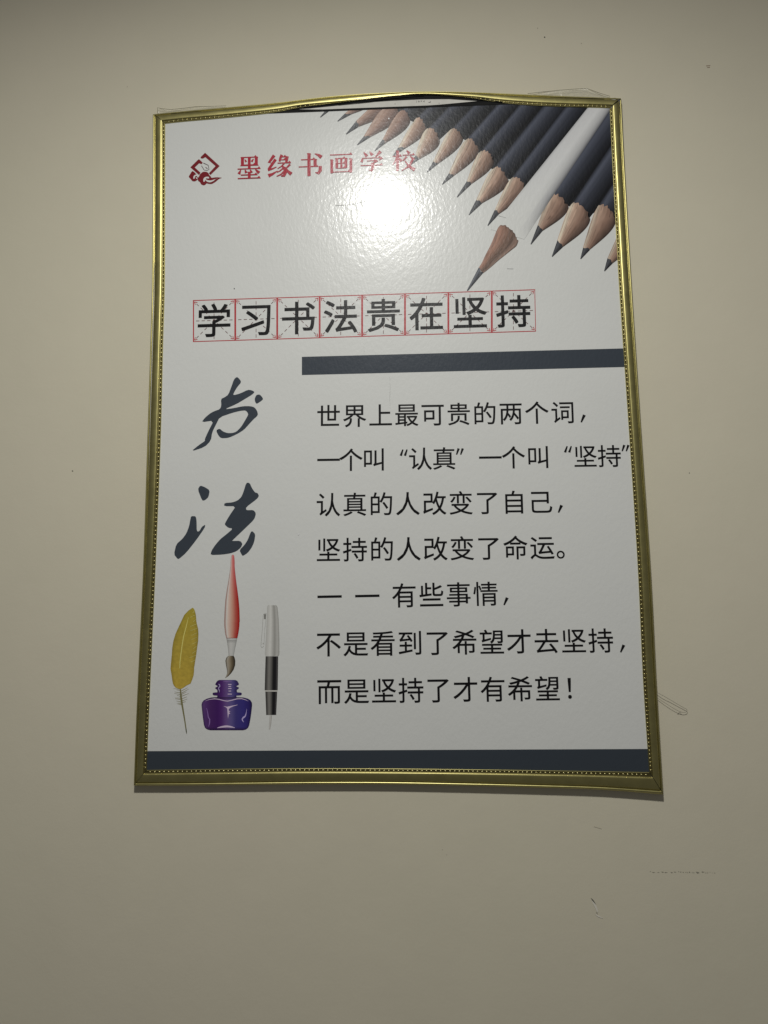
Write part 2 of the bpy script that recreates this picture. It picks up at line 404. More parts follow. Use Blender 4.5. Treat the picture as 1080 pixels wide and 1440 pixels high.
# emblem --------------------------------------------------------------
LR = ink((112, 24, 32), 1.3)
L = lambda p: crop(p, 15.43, 255, 200)
mb = MB()
mb.poly(L([(415, 325), (515, 228), (832, 517), (632, 712), (598, 672), (742, 518), (520, 324), (472, 355), (428, 352)]), LR, K1)
mb.poly(L([(195, 545), (360, 382), (380, 370), (400, 380), (465, 445), (440, 476), (385, 458), (292, 548), (415, 660), (385, 712)]), LR, K1)
mb.poly(chaikin(L([(235, 622), (280, 645), (325, 695), (335, 740), (370, 780), (345, 820), (300, 852), (240, 848), (205, 800), (155, 750), (195, 685)])), LR, K1)
mb.poly(chaikin(L([(425, 675), (470, 640), (545, 640), (590, 670), (605, 710), (640, 745), (650, 775), (760, 758), (895, 770), (820, 792), (740, 862), (660, 908), (600, 905), (545, 890), (520, 925), (480, 937), (430, 915), (405, 865), (365, 840), (350, 780), (390, 735), (400, 700)])), LR, K2)
PP = tuple(v * 1.0 for v in PAPER)
mb.poly(chaikin(L([(258, 790), (262, 740), (290, 710), (330, 700), (350, 715), (345, 740), (325, 728), (300, 740), (285, 795)])), PP, K2 + .00005)
mb.poly(chaikin(L([(312, 745), (330, 765), (352, 775), (345, 800), (322, 790)])), PP, K2 + .00007)
mb.poly(chaikin(L([(478, 858), (475, 800), (500, 765), (540, 748), (590, 748), (608, 775), (590, 790), (545, 780), (525, 800), (505, 858)])), PP, K3)
mb.poly(chaikin(L([(515, 790), (560, 822), (640, 832), (720, 805), (820, 778), (745, 800), (690, 848), (625, 872), (560, 860), (520, 820)])), PP, K3 + .00003)
mb.line(L([(478, 450), (583, 500), (600, 592), (555, 610), (495, 603), (437, 508)]), [.9, .9, .8, .7, .7, .8], ink((62, 42, 46), 1.6), K2)
mb.seg(*L([(525, 542), (568, 575)]), .9, ink((80, 55, 60), 1.6), K2)
mb.build('printed_emblem', INK, sheet)

# brush calligraphy ---------------------------------------------------
c1 = lambda p: chaikin(crop(p, 9.0, 260, 520), 1, .22)
mb = MB()
mb.poly(c1([(655, 90), (680, 103), (717, 155), (665, 215), (625, 280), (608, 324), (700, 300), (795, 253), (845, 258), (885, 281), (850, 315), (760, 370), (650, 435), (497, 501), (620, 485), (730, 461), (820, 459), (880, 473), (915, 520), (927, 575), (870, 625), (810, 690), (750, 757), (680, 803), (600, 842), (540, 864), (460, 867), (425, 835), (393, 766), (440, 743), (480, 780), (540, 802), (600, 800), (650, 785), (710, 725), (750, 660), (802, 570), (795, 545), (770, 514), (700, 520), (600, 545), (440, 600), (400, 680), (345, 790), (330, 895), (250, 978), (75, 1035), (180, 950), (256, 900), (250, 880), (300, 770), (367, 641), (210, 665), (250, 610), (320, 550), (380, 520), (440, 500), (461, 460), (456, 368), (500, 350), (550, 315), (590, 210), (620, 122)]), SLATE, K1)
mb.poly(c1([(940, 311), (965, 328), (994, 370), (960, 400), (906, 434), (886, 400), (883, 365), (903, 320)]), SLATE, K1)
mb.build('calligraphy_character', INK, sheet)
c2 = lambda p: chaikin(crop(p, 8.308, 240, 675), 1, .2)
mb = MB()
mb.poly(c2([(345, 63), (400, 83), (457, 120), (442, 200), (400, 237), (368, 242), (316, 110)]), SLATE, K1)
mb.poly(c2([(238, 422), (292, 422), (303, 470), (305, 600), (335, 600), (365, 545), (407, 520), (397, 560), (300, 700), (180, 852), (94, 925), (76, 917), (38, 868), (65, 750), (140, 685), (185, 620), (215, 540), (230, 460)]), SLATE, K1)
mb.poly(c2([(883, 32), (922, 32), (950, 95), (985, 145), (1017, 153), (1032, 185), (1010, 220), (880, 318), (883, 353), (967, 350), (998, 390), (977, 460), (880, 555), (722, 705), (718, 712), (812, 710), (840, 745), (820, 790), (770, 832), (700, 857), (600, 872), (463, 877), (480, 820), (520, 760), (580, 690), (650, 635), (728, 568), (670, 557), (630, 520), (645, 485), (700, 395), (762, 306), (623, 306), (629, 268), (720, 262), (780, 240), (825, 200), (850, 140)]), SLATE, K1)
mb.poly(c2([(955, 596), (990, 635), (977, 720), (947, 790), (900, 852), (843, 889), (828, 870), (803, 820), (865, 755), (900, 700), (935, 608)]), SLATE, K1)
mb.build('calligraphy_character', INK, sheet)

# row-wise shaded pictures ---------------------------------------------
def rows_shape(mb, rows, fn, depth, n=60, m=22):
    ys = [r[0] for r in rows]
    G, C = [], []
    # sample at even rows plus the given ones, so notches stay sharp
    yy = sorted(set([ys[0] + (ys[-1] - ys[0]) * i / n for i in range(n + 1)] + ys))
    for y in yy:
        a = float(np.interp(y, ys, [r[1] for r in rows])); b = float(np.interp(y, ys, [r[2] for r in rows]))
        v = (y - ys[0]) / (ys[-1] - ys[0]); g, c = [], []
        for j in range(m + 1):
            u = j / m; g.append(P(a + (b - a) * u, y, depth)); c.append(fn(u, v, a + (b - a) * u, y))
        G.append(g); C.append(c)
    mb.grid(G, C)
def R(rows, s, ox, oy): return [(oy + y / s, ox + a / s, ox + b / s) for y, a, b in rows]

# golden quill
mb = MB()
rows = R([(148, 615, 632), (200, 535, 665), (300, 440, 690), (450, 370, 702), (600, 300, 737), (700, 255, 744), (850, 210, 738), (1000, 185, 716), (1150, 175, 697), (1300, 160, 672), (1440, 148, 650)], 15.15, 230, 845)
rows += R([(100, 137, 590), (200, 155, 580), (300, 168, 547), (360, 180, 520), (400, 200, 440), (440, 235, 385), (462, 300, 345)], 13.7, 230, 935)
def fq(u, v, x, y):
    base = ramp([(0, ink((138, 124, 44))), (.45, ink((142, 124, 50))), (1, ink((152, 130, 52)))], v)
    n = vn(x * .9 + y * .4, y * 1.1 - x * .9) * .5 + vn(x * .35 + 9, y * .3) * .5
    c = tuple(k * (.82 + .36 * n) for k in base)
    edge = min(u, 1 - u); c = tuple(k * (.72 + .28 * min(1, edge * 7)) for k in c)
    return c
rows_shape(mb, rows, fq, K1, 90, 18)
q = lambda p: crop(p, 15.15, 230, 845)
mb.line(q([(530, 350), (480, 560), (430, 740), (395, 950), (375, 1100), (350, 1300), (345, 1440)]), [.5, 1.1, 1.2, 1.2, 1.2, 1.2, .8], ink((176, 168, 96)), K2)
for k in range(12):
    y0 = 860 + k * 6.3
    mb.seg((270.5 + random.uniform(-4, 1.5), y0 + 2), (277 - max(0, k - 7) * .5 - max(0, 3 - k), y0 - 1.6), .35, ink((185, 172, 110)), K2 + .00003)
q = lambda p: crop(p, 13.7, 230, 935)
for a, b in (((335, 470), (190, 455)), ((335, 500), (250, 480)), ((335, 540), (210, 520)), ((335, 570), (205, 550)), ((340, 610), (255, 585)), ((340, 640), (220, 635)), ((345, 670), (225, 650)), ((345, 715), (250, 695)), ((350, 770), (255, 745)), ((345, 740), (280, 735)),
             ((345, 500), (465, 440)), ((350, 540), (485, 465)), ((355, 600), (485, 550)), ((360, 650), (455, 610)), ((360, 690), (450, 660)), ((365, 720), (430, 708)), ((350, 565), (440, 520))):
    A, B = q([a, b]); mb.seg(A, B, .75, ink((112, 106, 68)), K1 + .00003 + random.random() * .00004, .25)
mb.line(q([(325, 455), (335, 600), (350, 720), (375, 870), (410, 1080), (440, 1290)]), [1.4, 2.6, 2.6, 2.2, 1.7, 1.5], ink((98, 94, 64)), K2)
mb.line(q([(432, 1230), (440, 1290), (447, 1330)]), [1.6, 1.4, .4], ink((72, 74, 60)), K2 + .00003)
mb.build('printed_quill', INK, sheet)

# paint brush
mb = MB()
rows = R([(72, 385, 402), (95, 362, 423), (200, 350, 432), (300, 348, 432), (400, 335, 440), (600, 305, 462), (800, 270, 490), (1000, 242, 515), (1200, 228, 530), (1440, 218, 537)], 14.4, 300, 775)
rows += R([(20, 245, 590), (150, 245, 588), (250, 255, 578), (350, 268, 560), (440, 292, 540)], 16, 300, 870)
def fb(u, v, x, y):
    k = min(1, v * 1.9)
    lo = mix(ink((178, 122, 116)), ink((176, 160, 150)), k); mid = mix(ink((170, 92, 92)), ink((166, 124, 108)), k); hi = mix(ink((164, 84, 84)), ink((138, 26, 22)), k)
    c = ramp([(0, ink((128, 104, 98))), (.09, ink((150, 126, 118))), (.13, ink((190, 180, 172))), (.22, lo), (.5, mid), (.72, mix(mid, hi, .7)), (.93, hi), (1, mix(hi, ink((80, 20, 20)), .6))], u)
    return c
rows_shape(mb, rows, fb, K1, 60, 26)
def ff(u, v, x, y):
    return ramp([(0, ink((118, 116, 112))), (.1, ink((150, 149, 146))), (.4, ink((164, 163, 160))), (.8, ink((152, 152, 149))), (.93, ink((140, 140, 138))), (1, ink((112, 111, 108)))], u)
rows_shape(mb, R([(442, 293, 538), (530, 312, 520), (700, 334, 482), (835, 345, 460)], 16, 300, 870), ff, K1, 12, 14)
b16 = lambda p: crop(p, 16, 300, 870)
for yy in (487, 520): mb.seg(*b16([(308, yy), (520, yy)]), .5, ink((108, 108, 106)), K2)
mb.seg(*b16([(296, 436), (538, 436)]), .5, ink((110, 50, 48)), K2)
def ft(u, v, x, y):
    c = ramp([(0, ink((74, 70, 62))), (.08, ink((90, 84, 74))), (.16, ink((140, 134, 122))), (.35, ink((122, 112, 96))), (.65, ink((84, 74, 58))), (.9, ink((44, 38, 30))), (1, ink((38, 34, 28)))], u)
    return tuple(k * (.85 + .3 * vn(u * 9, v * 3)) for k in c)
rows_shape(mb, R([(838, 335, 458), (850, 322, 465), (880, 292, 480), (950, 270, 495), (1050, 285, 490), (1150, 305, 455), (1230, 310, 400), (1290, 290, 340), (1335, 260, 275)], 16, 300, 870), ft, K1, 26, 14)
mb.build('printed_paint_brush', INK, sheet)

# ink bottle
mb = MB()
rows = R([(134, 400, 670), (150, 365, 705), (190, 340, 728), (208, 330, 733), (222, 345, 722), (234, 368, 692), (246, 368, 692), (258, 340, 728), (272, 330, 733), (286, 342, 722), (302, 366, 696), (342, 368, 700), (348, 300, 770), (358, 288, 780), (380, 288, 780), (394, 305, 765), (400, 368, 690), (424, 362, 690), (430, 262, 812), (450, 190, 885), (480, 135, 930), (520, 106, 952), (560, 100, 955), (700, 115, 940), (800, 127, 925), (900, 142, 905), (945, 162, 885), (972, 200, 850), (984, 250, 800)], 12, 275, 945)
def fk(u, v, x, y):
    X = (x - 275) * 12; Y = (y - 945) * 12
    c = ramp([(100, ink((86, 62, 104))), (160, ink((70, 44, 92))), (250, ink((58, 30, 78))), (370, ink((52, 22, 76))), (440, ink((62, 30, 86))), (520, ink((84, 62, 108))), (600, ink((76, 68, 112))), (680, ink((50, 44, 96))), (800, ink((44, 38, 98))), (900, ink((36, 28, 82))), (955, ink((26, 18, 64)))], X)
    if Y > 430: c = ramp([(0, mix(c, ink((34, 20, 52)), .75)), (.05, c), (.95, c), (1, mix(c, ink((24, 14, 50)), .8))], u)
    if Y > 430 and Y < 470: c = mix(ink((36, 22, 52)), c, (Y - 430) / 40)
    if Y > 930: c = mix(c, ink((34, 18, 50)), (Y - 930) / 50)
    if Y < 430: c = mix(c, ink((36, 24, 56)), max(0, abs(u - .5) * 2 - .6) * 2)
    return c
rows_shape(mb, rows, fk, K1, 60, 40)
k12 = lambda p: crop(p, 12, 275, 945)
HL = ink((172, 156, 186)); HM = ink((150, 138, 178)); HD = ink((116, 90, 140))
mb.line(k12([(165, 490), (230, 464), (320, 452), (400, 462), (480, 484), (540, 492), (620, 474), (700, 452), (780, 450), (840, 468), (890, 492)]), [.2, .7, 1.1, 1.0, 1.1, 1.2, 1.2, 1.2, 1.1, .8, .2], HL, K2)
mb.poly(chaikin(k12([(350, 948), (400, 925), (470, 906), (530, 900), (600, 912), (680, 945), (600, 938), (530, 934), (440, 940)])), HL, K2)
mb.poly(k12([(468, 574), (530, 586), (600, 572), (700, 553), (715, 556), (640, 578), (580, 606), (556, 636), (566, 655), (590, 668), (562, 674), (585, 700), (560, 712), (548, 790), (540, 700), (535, 620), (515, 596)]), HL, K2)
mb.poly(chaikin(k12([(868, 600), (862, 680), (850, 745), (825, 775), (798, 790), (800, 815), (820, 855), (790, 830), (775, 795), (800, 755), (830, 740), (850, 690)])), HM, K2)
mb.line(k12([(186, 610), (205, 690), (215, 760), (238, 800), (236, 860), (222, 925)]), [.5, 1, 1.3, 1.5, 1.5, .5], HD, K2)
mb.line(k12([(386, 205), (402, 210), (412, 238), (392, 262), (388, 285), (402, 310), (402, 345)]), [.7, 1.1, 1.1, 1.0, 1.0, .9, .4], HM, K2)
for yy, a, b in ((210, 548, 606), (244, 556, 600), (279, 548, 606), (322, 556, 600), (373, 542, 612)): mb.seg(*k12([(a, yy), (b, yy)]), 1.1, HL, K2)
mb.line(k12([(470, 158), (530, 164), (610, 158)]), [.5, 1, .4], HD, K2)
mb.build('printed_ink_bottle', INK, sheet)

# fountain pen
mb = MB()
RP = lambda r: R(r, 7.58, 350, 845)
def fc(u, v, x, y): return tuple(k * (.97 + .03 * v) for k in ramp([(0, ink((150, 150, 146))), (.12, ink((158, 157, 153))), (.35, ink((174, 173, 169))), (.5, ink((150, 149, 145))), (.66, ink((126, 125, 121))), (.85, ink((152, 151, 147))), (1, ink((128, 127, 123)))], u))
rows_shape(mb, RP([(46, 205, 290), (55, 197, 300), (70, 194, 306), (200, 190, 318), (400, 180, 325), (560, 170, 325), (578, 172, 322), (590, 180, 312)]), fc, K1, 30, 18)
def fd(u, v, x, y): return ramp([(0, ink((70, 69, 66))), (.07, ink((44, 43, 42))), (.14, ink((70, 68, 66))), (.3, ink((104, 102, 98))), (.45, ink((84, 82, 79))), (.62, ink((24, 23, 24))), (.82, ink((20, 19, 22))), (.92, ink((60, 58, 58))), (1, ink((40, 38, 38)))], u)
rows_shape(mb, RP([(592, 178, 312), (780, 172, 310), (952, 168, 307)]), fd, K1, 12, 22)
rows_shape(mb, RP([(968, 175, 302), (1100, 180, 296), (1216, 184, 291)]), fd, K1, 12, 22)
rows_shape(mb, RP([(953, 172, 306), (967, 175, 303)]), lambda u, v, x, y: ink((160, 158, 152)), K1, 2, 4)
rows_shape(mb, RP([(1220, 222, 244), (1300, 216, 238), (1370, 212, 226)]), lambda u, v, x, y: ramp([(0, ink((140, 138, 134))), (.5, ink((166, 164, 160))), (1, ink((112, 110, 106)))], u), K1, 6, 6)
k7 = lambda p: crop(p, 7.58, 350, 845)
cg = ink((126, 125, 120))
mb.line(k7([(188, 136), (165, 136), (152, 150), (143, 300), (128, 480), (136, 500), (160, 480)]), .45, cg, K1 + .00003)
mb.line(k7([(182, 195), (170, 300), (160, 470)]), .4, cg, K1 + .00005)
mb.poly(k7([(160, 142), (184, 142), (180, 195), (160, 192)]), ink((104, 103, 99)), K1 + .00002)
mb.line(k7([(145, 458), (160, 452)]), .5, cg, K1 + .00007)
mb.build('printed_fountain_pen', INK, sheet)

# row of pencils -----------------------------------------------------------
# tip, lead base left/right, shoulder left/top/right, direction of the barrel, darkness of lead
PEN = [
 ((450.5, 165), (462, 150), (466, 154), (478, 138), (483, 136), (492, 142), 36),
 ((474.7, 170.6), (484, 160.5), (494, 161), (508, 141), (514, 137), (524, 143), 38),
 ((486.7, 188.8), (500.8, 170), (504.5, 178.4), (528, 146), (536, 141), (548, 153), 40),
 ((502.4, 203.9), (511.5, 191.7), (522, 192.3), (534, 157), (548, 149), (562, 159), 42),
 ((527.2, 212.3), (538.3, 195.6), (541.2, 202.2), (556, 164), (566, 154.8), (577, 169), 43),
 ((552.5, 220), (560, 207.5), (571.5, 208), (580, 174), (588, 165), (599.5, 180), 44),
 ((574, 234), (584, 219), (590, 224), (595, 187), (605, 179.8), (618.5, 196), 44.5),
 ((600.9, 242), (608.7, 227.8), (615.8, 230.8), (630, 186), (639, 180.3), (650.5, 194.5), 45.5),
 ((621.7, 259.5), (631, 244), (638.2, 247.5), (652, 200), (661, 194.5), (673, 210), 47),
 ((642.8, 277.3), (656.5, 254.8), (663.4, 258.6), (671, 218), (681, 211.3), (694, 225), 48.5),
 ((659.4, 302.3), (669.7, 281.2), (678.3, 285.8), (689, 242), (699.5, 234.8), (714, 253), 49.5),
 ((686, 317.2), (696, 295), (702, 301), (715.7, 255), (724.5, 248.3), (738.2, 263), 51.3),
 None,
 ((746.5, 343.5), (756, 317.2), (763.2, 324.6), (770.8, 277.4), (780.5, 271.8), (798, 290), 54),
 ((776.4, 360.8), (783.5, 338.4), (791.6, 347.4), (800.6, 292), (810.3, 284.6), (829.2, 306), 54.5),
 ((816.6, 364), (819.7, 348.6), (830.2, 350.6), (838.4, 294.6), (846.8, 287.2), (866, 306), 55),
 ((850, 381.2), (854.4, 362.8), (861.6, 370.2), (884, 300), (893, 296), (912, 318), 56),
]
RX = 864.5     # right limit of the print, under the rail
def clipx(p, q):
    """walk from p to q, stopping at the sheet's top edge or right limit"""
    t = 1.0
    d0 = p[1] - (topline(p[0]) + .4); d1 = q[1] - (topline(q[0]) + .4)
    if d1 < 0: t = min(t, max(0, d0 / (d0 - d1))) if d0 > d1 else 0
    lim = RX + (p[1] - 150) * .056
    if q[0] > lim: t = min(t, max(0, (lim - p[0]) / (q[0] - p[0]))) if q[0] > p[0] else 0
    return (p[0] + (q[0] - p[0]) * t, p[1] + (q[1] - p[1]) * t)
def quadcurve(a, m, b, t):
    """curve through a, m (t=.42) and b"""
    tm = .42; c = tuple((m[i] - (1 - tm) ** 2 * a[i] - tm * tm * b[i]) / (2 * tm * (1 - tm)) for i in range(2))
    return tuple((1 - t) ** 2 * a[i] + 2 * t * (1 - t) * c[i] + t * t * b[i] for i in range(2))
def pencil(idx, spec):
    T, L0, L1, S0, ST, S1, ang = spec
    mb = MB(); dz = K1 + .00001 * idx; rs = random.Random(idx * 7 + 1)
    n = 44
    blur = max(0, (9 - idx) / 9.)                # far pencils are out of focus in the printed photo
    a = math.radians(ang); D = (math.cos(a), -math.sin(a))
    edge = []
    for j in range(n + 1):
        u = j / n; e = quadcurve(S0, ST, S1, u)
        sc = ((abs(math.sin(u * 3.1416 * 5 + idx)) - .5) * 2.0 + (vn(u * 20, idx) - .5) * 3.0) * (1 - blur)
        edge.append((e[0] - D[0] * sc, e[1] - D[1] * sc))
    # barrel: columns spread evenly across its width, starting on the sharpened rim
    N_ = (-D[1], D[0]); pe = [e[0] * N_[0] + e[1] * N_[1] for e in edge]
    kmin = pe.index(min(pe)); ee, ww = [edge[kmin]], [pe[kmin]]
    for k in range(kmin + 1, n + 1):
        if pe[k] > ww[-1] + .02: ee.append(edge[k]); ww.append(pe[k])
    tgt = [ww[0] + (ww[-1] - ww[0]) * j / n for j in range(n + 1)]
    bed = [(float(np.interp(w, ww, [e[0] for e in ee])), float(np.interp(w, ww, [e[1] for e in ee]))) for w in tgt]
    G, C = [], []
    m = 16
    hi, md, lo, bk = ink((80, 84, 97), 1.2), ink((53, 56, 66), 1.2), ink((36, 38, 45), 1.1), ink((20, 21, 25), 1.)
    if idx < 8: hi, md, lo = mix(hi, ink((62, 64, 74), 1.3), .35), ink((48, 50, 58), 1.25), ink((34, 36, 41), 1.1); bk = ink((24, 25, 29), 1.)
    for i in range(m + 1):
        v = i / m; g, c = [], []
        for j in range(n + 1):
            u = j / n; p = bed[j]; far = (p[0] + D[0] * 260 + (u - .5) * 14, p[1] + D[1] * 260 + (u - .5) * 10)
            e = clipx(p, far); g.append(P(p[0] + (e[0] - p[0]) * v, p[1] + (e[1] - p[1]) * v, dz))
            cc = ramp([(0, bk), (.05, md), (.15, hi), (.27, mix(hi, md, .4)), (.42, md), (.68, lo), (.88, bk), (1, bk)], u)
            cc = tuple(k * (.9 + .2 * vn(u * 14 + idx * 5, v * 3)) for k in cc)
            if v == 0: cc = tuple(k * .8 for k in cc)
            c.append(cc)
        G.append(g); C.append(c)
    mb.grid(G, C)
    # sharpened wood
    G, C = [], []
    m = 48
    w_hi, w_md, w_lo, w_sh = ink((202, 182, 165), 1.55), ink((170, 145, 128), 1.5), ink((126, 101, 88), 1.4), ink((56, 44, 40), 1.2)
    if idx in (13, 15, 16): w_hi, w_md = mix(w_hi, w_lo, .4), mix(w_md, w_lo, .35)
    if idx < 5: w_hi, w_md, w_lo = ink((172, 146, 132), 1.35), ink((150, 122, 108), 1.35), ink((112, 88, 80), 1.35)
    for i in range(m + 1):
        v = i / m; g, c = [], []
        for j in range(n + 1):
            u = j / n; e = edge[j]; l = (L0[0] + (L1[0] - L0[0]) * u, L0[1] + (L1[1] - L0[1]) * u)
            # the cone's sides bow slightly outward near the barrel
            k = v; bulge = math.sin(math.pi * v ** .6) * (6.2 * u ** 1.6 - 1.0 * (1 - u) ** 2) * min(1, math.hypot(S1[0] - S0[0], S1[1] - S0[1]) / 27)
            x = e[0] + (l[0] - e[0]) * k; y = e[1] + (l[1] - e[1]) * k
            pass
            p = (x - D[1] * bulge, y + D[0] * bulge)
            p = clipx((p[0], max(p[1], topline(p[0]) + .4)), p); p = (min(p[0], RX + (p[1] - 150) * .056), max(p[1], topline(p[0]) + .4))
            g.append(P(p[0], p[1], dz + .000004))
            gr = vn(u * 22 + idx * 11, v * 2.6 + idx + u * 2) * .6 + vn(u * 10 + idx * 3, v * 8) * .4
            cc = ramp([(0, w_md), (.14, w_hi), (.42, w_md), (.72, w_lo), (.9, mix(w_lo, w_sh, .6)), (1, w_sh)], u)
            amt = .75 * (1 - blur * .6); cc = tuple(k2 * (1 - amt / 2 + amt * gr) for k2 in cc)
            if blur < .4 and vn(u * 30 + idx * 2, v * 1.6 + 3) > .80: cc = mix(cc, w_sh, .5)
            c.append(cc)
        G.append(g); C.append(c)
    mb.grid(G, C)
    # lead
    G, C = [], []
    m = 12
    g0, g1, g2 = ink((84, 86, 90), 1.2), ink((56, 57, 62), 1.15), ink((38, 38, 42), 1.)
    for i in range(m + 1):
        v = i / m; g, c = [], []
        for j in range(9):
            u = j / 8; l = (L0[0] + (L1[0] - L0[0]) * u, L0[1] + (L1[1] - L0[1]) * u)
            wob = (math.sin(u * 9 + idx) * .8 + 1.2 * math.sin(u * math.pi)) * (1 - v) * .9
            f = (1 - v) * 1.0 + .0
            c0 = ((T[0]) + (u - .5) * 1.0, T[1] + (u - .5) * .7)
            x = l[0] * (1 - v) + c0[0] * v + D[0] * wob; y = l[1] * (1 - v) + c0[1] * v + D[1] * wob
            y = max(y, topline(x) + .4)
            g.append(P(x, y, dz + .000008))
            c.append(tuple(k * (.85 + .3 * vn(u * 6 + idx, v * 6)) for k in ramp([(0, g1), (.3, g0), (.6, g1), (1, g2)], u)))
        G.append(g); C.append(c)
    mb.grid(G, C)
    mb.build('printed_pencil', INK, sheet)
def shade(px):
    mb = MB(); mb.poly(px, ink((24, 25, 29), 1.1), SHEET + .00005); mb.build('printed_pencil_shade', INK, sheet)
sh = [S_ for S_ in PEN[:12] if S_]
shade([(p[3][0] + 5, max(topline(p[3][0] + 5) + .5, p[3][1] - 1)) for p in sh[1:]] + [(737, 262), (822, topline(822) + .5)][0:2])
shade([(776, 279), (797, 289), (806, 292), (828, 305), (842, 294), (864, 305), (RX + 8, 305), (RX, topline(RX) + .5), (866.5, 150)][:-1] )
for i, sp_ in enumerate(PEN):
    if sp_: pencil(i, sp_)
# the soft shade the printed picture shows in the gaps at the top left of the row, and the standing-out white pencil
mb = MB()
n, m = 20, 40
G, C = [], []
wl0, wl1 = (826.6, 0), (738.3, 263.4)
for i in range(m + 1):
    v = i / m; g, c = [], []
    # left edge runs along the neighbour's dark barrel, then carries on to where the pencil fades out
    yl = topline(838) + .6 + v * (322 - topline(838)); yr = topline(868) + .6 + v * (336 - topline(868))
    xl = 823.5 + 2.5 - (yl - 152) * .797; xr = min(862.5 - (yr - 148) * .665, RX)
    for j in range(n + 1):
        u = j / n; x, y = xl + (xr - xl) * u, yl + (yr - yl) * u
        y = max(y, topline(x) + .4); g.append(P(x, y, K1 + .00014))
        base = ramp([(0, (.50, .50, .51)), (.08, (.74, .74, .745)), (.5, (.79, .79, .79)), (.78, (.58, .58, .58)), (.9, (.40, .40, .41)), (1, (.14, .14, .15))], u)
        base = mix(base, PAPER, max(0, (v - .45) / .45)) if u < .75 else mix(base, PAPER, max(0, (v - .72) / .28))
        base = tuple(k * (.975 + .05 * vn(x * .8, y * .5)) for k in base)
        c.append(base)
    G.append(g); C.append(c)
mb.grid(G, C)
# its darker sharpened point
def zp(p): return crop(p, 7.714, 640, 300)
lft = [(455, 175), (430, 235), (400, 310), (370, 375), (330, 450), (290, 535), (255, 590)]
rgt = [(686, 300), (665, 352), (610, 398), (545, 450), (470, 510), (385, 585), (303, 650)]
topc = [(455, 178), (470, 150), (492, 126), (520, 130), (543, 126), (560, 145), (585, 150), (598, 176), (618, 180), (632, 205), (650, 225), (655, 245), (672, 262), (668, 288), (686, 300)]
A = catmull(lft, 30); B = catmull(rgt, 30); Tt = [np.interp(t, np.linspace(0, 1, len(topc)), [p[k] for p in topc]) for k in (0, 1) for t in [np.linspace(0, 1, 49)]]
G, C = [], []
for i in range(31):
    g, c = [], []
    for j in range(49):
        u = j / 48; x = A[i][0] * (1 - u) + B[i][0] * u; y = A[i][1] * (1 - u) + B[i][1] * u
        f = max(0, 1 - i / 9.); rag = (vn(u * 22, 3.3) - .5) * 14 * max(0, 1 - i / 3.)
        x += (Tt[0][j] - (A[0][0] * (1 - u) + B[0][0] * u)) * f; y += (Tt[1][j] - (A[0][1] * (1 - u) + B[0][1] * u)) * f
        X, Y = zp([(x - rag * .55, y + rag * .8)])[0]; g.append(P(X, Y, K1 + .00022))
        v = i / 30
        gr = vn(u * 24, v * 3.2) * .5 + vn(u * 9 + 4, v * 9) * .3 + vn(u * 40, v * 14) * .2
        if vn(u * 15 + 8, v * 4.5 + 2) > .76: gr *= .45
        cc = ramp([(0, ink((158, 124, 110), 1.25)), (.2, ink((150, 114, 98), 1.25)), (.5, ink((112, 88, 76), 1.2)), (.75, ink((104, 84, 74), 1.2)), (.93, ink((140, 116, 104), 1.2)), (1, ink((96, 76, 68), 1.2))], u)
        cc = tuple(k * (.55 + .9 * gr) for k in cc)
        if i == 0: cc = tuple(k * .6 for k in cc)
        c.append(cc)
    G.append(g); C.append(c)
mb.grid(G, C)
G, C = [], []
for i in range(13):
    v = i / 12; g, c = [], []
    for j in range(9):
        u = j / 8; l = (255 + 48 * u, 590 + 58 * u); wob = math.sin(u * 8) * 7 * (1 - v)
        x = l[0] * (1 - v) + (128 + 10 * u) * v + wob * .6; y = l[1] * (1 - v) + (834 + 8 * u) * v - wob
        X, Y = zp([(x, y)])[0]; g.append(P(X, Y, K1 + .00024))
        c.append(ramp([(0, ink((64, 66, 72), 1.2)), (.25, ink((110, 114, 122), 1.2)), (.5, ink((66, 68, 74), 1.2)), (1, ink((46, 47, 52), 1.2))], u))
    G.append(g); C.append(c)
mb.grid(G, C)
mb.build('printed_pencil', INK, sheet, label='printed white pencil with a brown point standing out of the row')

# little marks on the sheet
SP = (.1, .1, .1)
def fleck(polys, mat, name='fleck'):
    mb = MB()
    for k, p in enumerate(polys): mb.poly(p, mat, K4 + .00003 * k)
    o = mb.build(name, INK, sheet)
    if len(polys) > 1: o['kind'] = 'stuff'
fleck([[(328.7, 404.8), (330.2, 405.2), (330, 406.6), (328.8, 406.4)]], SP)
fleck([[(547.8, 530), (548.3, 545), (547.6, 560), (549, 575), (548.4, 560), (548.9, 545), (548.3, 530)]], (.6, .6, .58), 'crease')
fleck([[(512, 482), (512.4, 492), (512.1, 501), (511.7, 492), (511.7, 482)]], (.64, .64, .62), 'crease')
fleck([[(470, 288.2), (490, 286.5), (515, 283.2), (492, 288), (472, 289.2)]], (.6, .6, .58), 'scratch')
fleck([[(419, 751), (420.2, 750.4), (421, 751.6), (420, 752.6), (418.8, 752.2)]], (.8, .8, .8))
fleck([[(545.8, 166), (547, 165.4), (548, 166.6), (547.2, 168), (545.9, 167.4)]], (.9, .9, .9))
fleck([[(713, 377.4), (722, 377.8), (722, 378.2), (713, 377.8)], [(701, 303), (712, 306.2), (712, 306.6), (701, 303.4)]], (.42, .42, .42), 'scratch')

